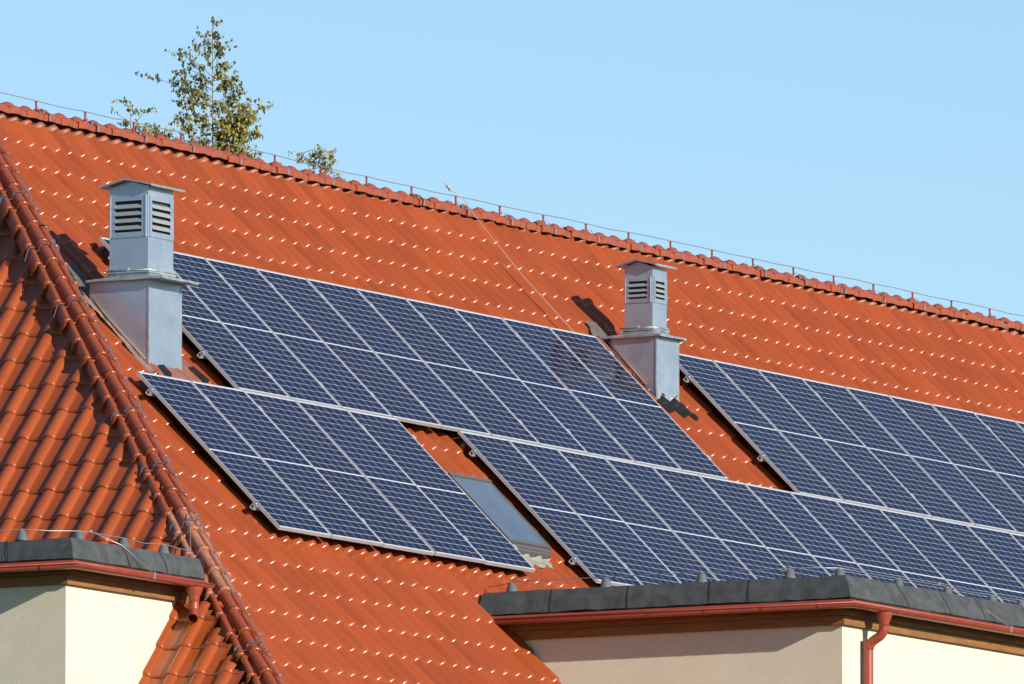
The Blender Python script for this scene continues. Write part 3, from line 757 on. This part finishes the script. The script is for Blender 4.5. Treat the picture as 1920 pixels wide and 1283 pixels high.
dR, zgR = dormer('right', 3.63, -5.747, 14.0, -1.6, -2.42, -2.172, -1.945, -1.9, .19, .07, -1.83, 14.0, 0,
                 [('y', -2.6), ('y', -3.45), ('y', -4.35), ('y', -4.78), ('x', 4.62), ('x', 5.52), ('x', 6.28), ('x', 7.3), ('x', 8.2)])
dL, zgL = dormer('left', -4.544, -1.903, -2.40, 7.6, -2.515, -2.290, -2.095, -2.05, .19, .12, 7.6, -2.30, 0,
                 [('y', -1.35), ('y', -.7), ('x', -3.75), ('x', -3.05)])
def downpipe(pts, r, top, d, open_end=False):
    mb = MB()
    x, y, z = top
    mb.lathe([(.085, 0), (.082, -.02), (.062, -.07), (r + .004, -.10), (r + .004, -.135), (r, -.137)], 18, (x, y, z))
    # smooth bends: Catmull-Rom style resample
    P_ = [Vector(p) for p in pts]; out = []
    for i in range(len(P_) - 1):
        p0 = P_[max(i - 1, 0)]; p1 = P_[i]; p2 = P_[i + 1]; p3 = P_[min(i + 2, len(P_) - 1)]
        for k in range(8):
            t = k / 8; out.append(.5 * ((2 * p1) + (-p0 + p2) * t + (2 * p0 - 5 * p1 + 4 * p2 - p3) * t * t + (-p0 + 3 * p1 - 3 * p2 + p3) * t ** 3))
    out.append(P_[-1])
    mb.tube(out, r, 18, caps=not open_end)
    if open_end:
        a, b_ = out[-1], out[-3]
        mb.tube([b_ + (a - b_) * .2, a], r - .005, 18, caps=False)
    part('downpipe', mb, M['gutter'], d)
downpipe([(4.04, -5.99, zgR - .16), (4.04, -5.985, zgR - .215), (4.035, -5.95, zgR - .27), (4.03, -5.865, zgR - .325), (4.03, -5.83, zgR - .39), (4.03, -5.825, zgR - .5), (4.03, -5.825, -5.0), (4.03, -5.825, -8.3)], .047, (4.04, -5.99, zgR - .045), dR)
downpipe([(-2.60, -2.145, zgL - .16), (-2.60, -2.145, zgL - .22), (-2.61, -2.15, zgL - .27), (-2.67, -2.18, zgL - .325), (-2.75, -2.22, zgL - .355)], .045, (-2.60, -2.145, zgL - .045), dL, True)
pbk = MB(); pbk.box((4.03 - .012, -5.78, -2.62), (4.03 + .012, -5.747 - .0005, -2.60)); pbk.tube([(4.03, -5.825, -3.02), (4.03, -5.825, -2.985)], .053, 18); part('pipe_clip', pbk, M['gutter'], dR)
tb = MB(); tb.box((-2.52, -1.99, -2.53), (-2.44, -1.935, -2.43)); part('rafter_end', tb, M['wood'], dL)

# ------------------------------------------------------------------ wire cones on the felt roofs
cone_profile = [(.0, -.01), (.062, -.01), (.062, .004), (.056, .010), (.036, .080), (.030, .086), (.0, .086)]
cp = None
def cone(x, y, z, group, label):
    global cp
    mtx = Matrix.Translation((x, y, z)) @ Matrix.Rotation(random.gauss(0, .04), 4, 'X') @ Matrix.Rotation(random.gauss(0, .04), 4, 'Y')
    if cp is None:
        cp = thing('wire_cone', mtx, label, 'wire holder', group)
        part('cone', MB().lathe(cone_profile, 24), M['cone'], cp, True)
        part('clip', MB().box((-.012, -.006, .086), (.012, .006, .098)), M['steel'], cp, True)
    else: dup(cp, mtx, label, group)
    return mtx @ Vector((0, 0, .098))
g1, g2 = 'cones on the right felt roof', 'cones on the left felt roof'
Rc = [(3.70, -2.073, 'grey wire cone nearest the tiles on the right felt roof'), (3.70, -3.117, 'grey wire cone in front of the orange tiles and lower panel corner'), (3.70, -4.177, 'grey wire cone midway along the receding edge of the right felt roof'), (3.70, -5.142, 'grey wire cone just left of the right felt roof corner'),
      (3.927, -5.57, 'grey wire cone just right of the right felt roof corner'), (5.166, -5.57, 'second grey wire cone right of the felt roof corner above the downpipe'), (6.218, -5.57, 'third grey wire cone right of the felt roof corner'), (7.192, -5.57, 'fourth grey wire cone right of the felt roof corner'), (7.83, -5.57, 'grey wire cone cut by the right picture edge'), (8.9, -5.57, 'grey wire cone far along the right felt roof')]
ct = [cone(x, y, -1.935, g1, l) for x, y, l in Rc]
Lc = [(-4.60, -1.46, 'grey wire cone farthest left on the left felt roof'), (-4.58, -2.0 + .12, 'grey wire cone at the corner of the left felt roof'), (-4.202, -1.84, 'grey wire cone right of the corner on the left felt roof'), (-3.412, -1.86, 'grey wire cone midway between corner and hip on the left felt roof'), (-2.70, -1.87, 'grey wire cone next to the hip tiles on the left felt roof')]
Lc = [Lc[0], Lc[2], Lc[3], Lc[4]]
cl_ = [cone(x, y, -2.085, g2, l) for x, y, l in Lc]
def sag(pts, s=.02):
    out = []
    for a_, b_ in zip(pts[:-1], pts[1:]):
        out.append(a_); m_ = (a_ + b_) / 2; m_.z -= random.uniform(-.3, 1) * s; out.append(m_)
    return out + [pts[-1]]
solo('roof_wire', wire_mb(sag([Vector((3.80, -1.75, -1.86))] + ct)), M['steel'], 'thin conductor wire over the cones on the right felt roof', 'wire')
solo('roof_wire', wire_mb(sag([Vector((-4.62, .6, -1.97))] + cl_ + [Vector((-2.25, -1.90, -2.02)), hip_point(-2.62, .02, .17)])), M['steel'], 'thin conductor wire over the cones on the left felt roof to the hip', 'wire')
def drop(a, b, c, label):
    m = MB(); m.tube([a, b, c], WR, 6); m.box((c[0] - .012, c[1] - .02, c[2] - .05), (c[0] + .012, c[1] + .006, c[2] + .012)); m.box((a[0] - .02, a[1] - .012, a[2] - .012), (a[0] + .02, a[1] + .012, a[2] + .012))
    solo('drop_wire', m, M['steel'], label, 'wire')
drop((6.02, -5.57, -1.82), (6.35, -5.80, -1.98), (6.62, -6.05, zgR + .012), 'short wire clamped to the gutter of the right felt roof')
drop((-4.02, -1.85, -1.975), (-3.72, -2.02, -2.09), (-3.46, -2.205, zgL + .012), 'short wire clamped to the gutter of the left felt roof')

# ------------------------------------------------------------------ birches behind the house
def px(x, y, Y):                                       # a sight line of the photograph met with the plane y = Y
    f_ = 25457.857; F = Vector((math.sin(CA) * math.cos(CP), math.cos(CA) * math.cos(CP), math.sin(CP))); R = Vector((math.cos(CA), -math.sin(CA), 0)); U = R.cross(F)
    r = F + R * ((x - 960) / f_) - U * ((y - 641.5) / f_); t = (Y - CAM.y) / r.y; return CAM + r * t
TX = Vector((math.cos(CA), -math.sin(CA), 0)); TY = Vector((math.sin(CA), math.cos(CA), 0))
def tree(base, ztop, label, boughs, stems, seed):
    """boughs: (height below top, sideways reach, rise, leaf count); lateral axes TX / TY"""
    rd = random.Random(seed)
    t_ = thing('birch_tree', (base.x, base.y, GZ), label, 'tree', 'birches behind the ridge')
    trunk = MB(); lv = MB()
    H_ = ztop - GZ
    pts = [Vector((base.x + .25 * mnoise.noise((z_ * .3, seed, 0)) * (1 - z_ / H_), base.y + .25 * mnoise.noise((z_ * .3, seed, 7)) * (1 - z_ / H_), GZ + z_)) for z_ in np.linspace(0, H_, 26)]
    trunk.tube(pts, [max(.004, .16 * (1 - i / 25) ** 1.0) for i in range(26)], 8)
    def leaf(p, dens):
        s = rd.uniform(.017, .033); n = Vector((rd.gauss(0, 1), rd.gauss(0, 1), rd.gauss(0, .6))).normalized(); a = n.orthogonal().normalized(); a = (Matrix.Rotation(rd.uniform(0, 6.28), 3, n) @ a); b = n.cross(a)
        if rd.random() < .6: a = (a * .5 + Vector((0, 0, -1))).normalized(); b = a.cross(n).normalized()
        k = .7 * s
        tip = p + a * 2 * s
        lv.add([p, p + a * s * .7 + b * k + n * .2 * s, tip, p + a * s * .7 - b * k + n * .2 * s], [(0, 1, 2), (0, 2, 3)], tone=min(1, max(0, rd.gauss(dens + .12, .28))))
    for (zb, side_, rise, nleaf, tone) in boughs:
        depth = rd.uniform(-.35, .35) * abs(side_)
        p0 = Vector((base.x, base.y, ztop - zb)); p3 = p0 + TX * side_ + TY * depth + Vector((0, 0, rise)); pm = (p0 + p3) / 2 + Vector((0, 0, abs(side_) * .10)) + TX * rd.gauss(0, .03)
        br = [p0, (p0 + pm) / 2 + Vector((0, 0, .01)), pm, (pm + p3) / 2 + Vector((0, 0, .015)), p3]
        trunk.tube(br, [.006, .005, .004, .003, .0015], 5)
        for j in range(max(3, int(nleaf / 2.5))):
            q = rd.uniform(.08, 1.0); s0 = p0 * (1 - q) ** 2 + pm * 2 * q * (1 - q) + p3 * q * q
            d = (p3 - p0).normalized() * rd.uniform(.02, .10) + Vector((rd.gauss(0, .07), rd.gauss(0, .07), rd.uniform(-.10, .12)))
            e = s0 + d; trunk.tube([s0, (s0 + e) / 2 + Vector((0, 0, .01)), e], [.0028, .002, .0012], 4)
            for l in range(7):
                f_ = rd.uniform(.15, 1.05); leaf(s0 + (e - s0) * f_ + Vector((rd.gauss(0, .012), rd.gauss(0, .012), rd.gauss(0, .012))), tone)
    part('trunk', trunk, M['bark'], t_); part('crown', lv, M['leaf'], t_)
YT = 17.0
top = px(400, 42, YT); base = px(398, 300, YT)
k = (px(401, 100, YT) - px(400, 100, YT)).length / TX.dot((px(401, 100, YT) - px(400, 100, YT)).normalized()) if True else 1
SC = 1 / 159.                                           # metres per photo pixel at that depth
def bp(y, dx, rise, n, tone): return ((y - 42) * SC, dx * SC, rise * SC, n, tone)
B1 = [bp(75, 6, 30, 14, .2), bp(90, 14, 22, 18, .25), bp(105, -14, 40, 16, .15), bp(120, 22, 30, 30, .3), bp(135, -34, 45, 22, .12), bp(150, -70, 45, 34, .12), bp(158, 25, 25, 44, .35), bp(165, -60, 30, 44, .15), bp(175, -85, 20, 30, .1),
      bp(180, 40, 22, 56, .4), bp(190, -60, 15, 46, .2), bp(200, -118, 46, 26, .1), bp(205, 50, 18, 52, .35), bp(210, -55, 10, 56, .35), bp(222, 70, 15, 50, .45), bp(228, -65, -5, 50, .35), bp(240, 60, 5, 80, .6), bp(245, -50, -8, 50, .35), bp(252, 95, 40, 46, .5),
      bp(258, 75, 22, 120, .65), bp(265, 60, 0, 130, .7), bp(272, 85, 8, 90, .6), bp(278, -60, -8, 60, .35), bp(285, 45, -5, 120, .6), bp(290, 75, -12, 90, .5), bp(300, -40, 0, 60, .4), bp(310, 60, 0, 80, .5)]
B1 += [((y - 42) * SC, sd * random.uniform(.4, 1.2), random.uniform(.0, .2), 50, .4) for y in range(400, 1500, 24) for sd in (-1, 1)]
tree(base, top.z, 'tall birch top with sparse yellowing leaves standing above the ridge', B1, None, 3)
b2 = px(245, 262, YT + .8); t2 = px(238, 190, YT + .8)
B2_ = [(.10, -.05, .05, 8, .25), (.18, .04, .08, 6, .2), (.28, -.12, .08, 14, .3), (.36, .20, .26, 12, .25), (.42, .16, .06, 18, .5), (.44, .38, .08, 34, .6), (.47, .50, .06, 40, .6), (.50, -.12, .02, 12, .4), (.55, .5, -.04, 50, .5), (.6, -.2, .0, 40, .4)]
B2_ += [(.75 + .16 * q_, (-1) ** q_ * min(1.2, .35 + .05 * q_), .02, 40, .4) for q_ in range(40)]
tree(b2, t2.z, 'thin birch twigs peeping over the ridge left of the tall birch', B2_, None, 5)
b3 = px(590, 330, YT + .4); t3 = px(572, 270, YT + .4)
B3_ = [(.05, -.18, -.08, 9, .3), (.07, .18, -.03, 14, .5), (.12, .24, -.10, 18, .5), (.18, -.16, -.02, 16, .35), (.24, .10, .02, 14, .45), (.28, .26, -.06, 18, .5), (.34, -.10, .0, 20, .4)]
B3_ += [(.75 + .16 * q_, (-1) ** q_ * min(1.2, .35 + .05 * q_), .0, 40, .4) for q_ in range(40)]
tree(b3, t3.z, 'low arching birch twigs peeping over the ridge right of the tall birch', B3_, None, 9)
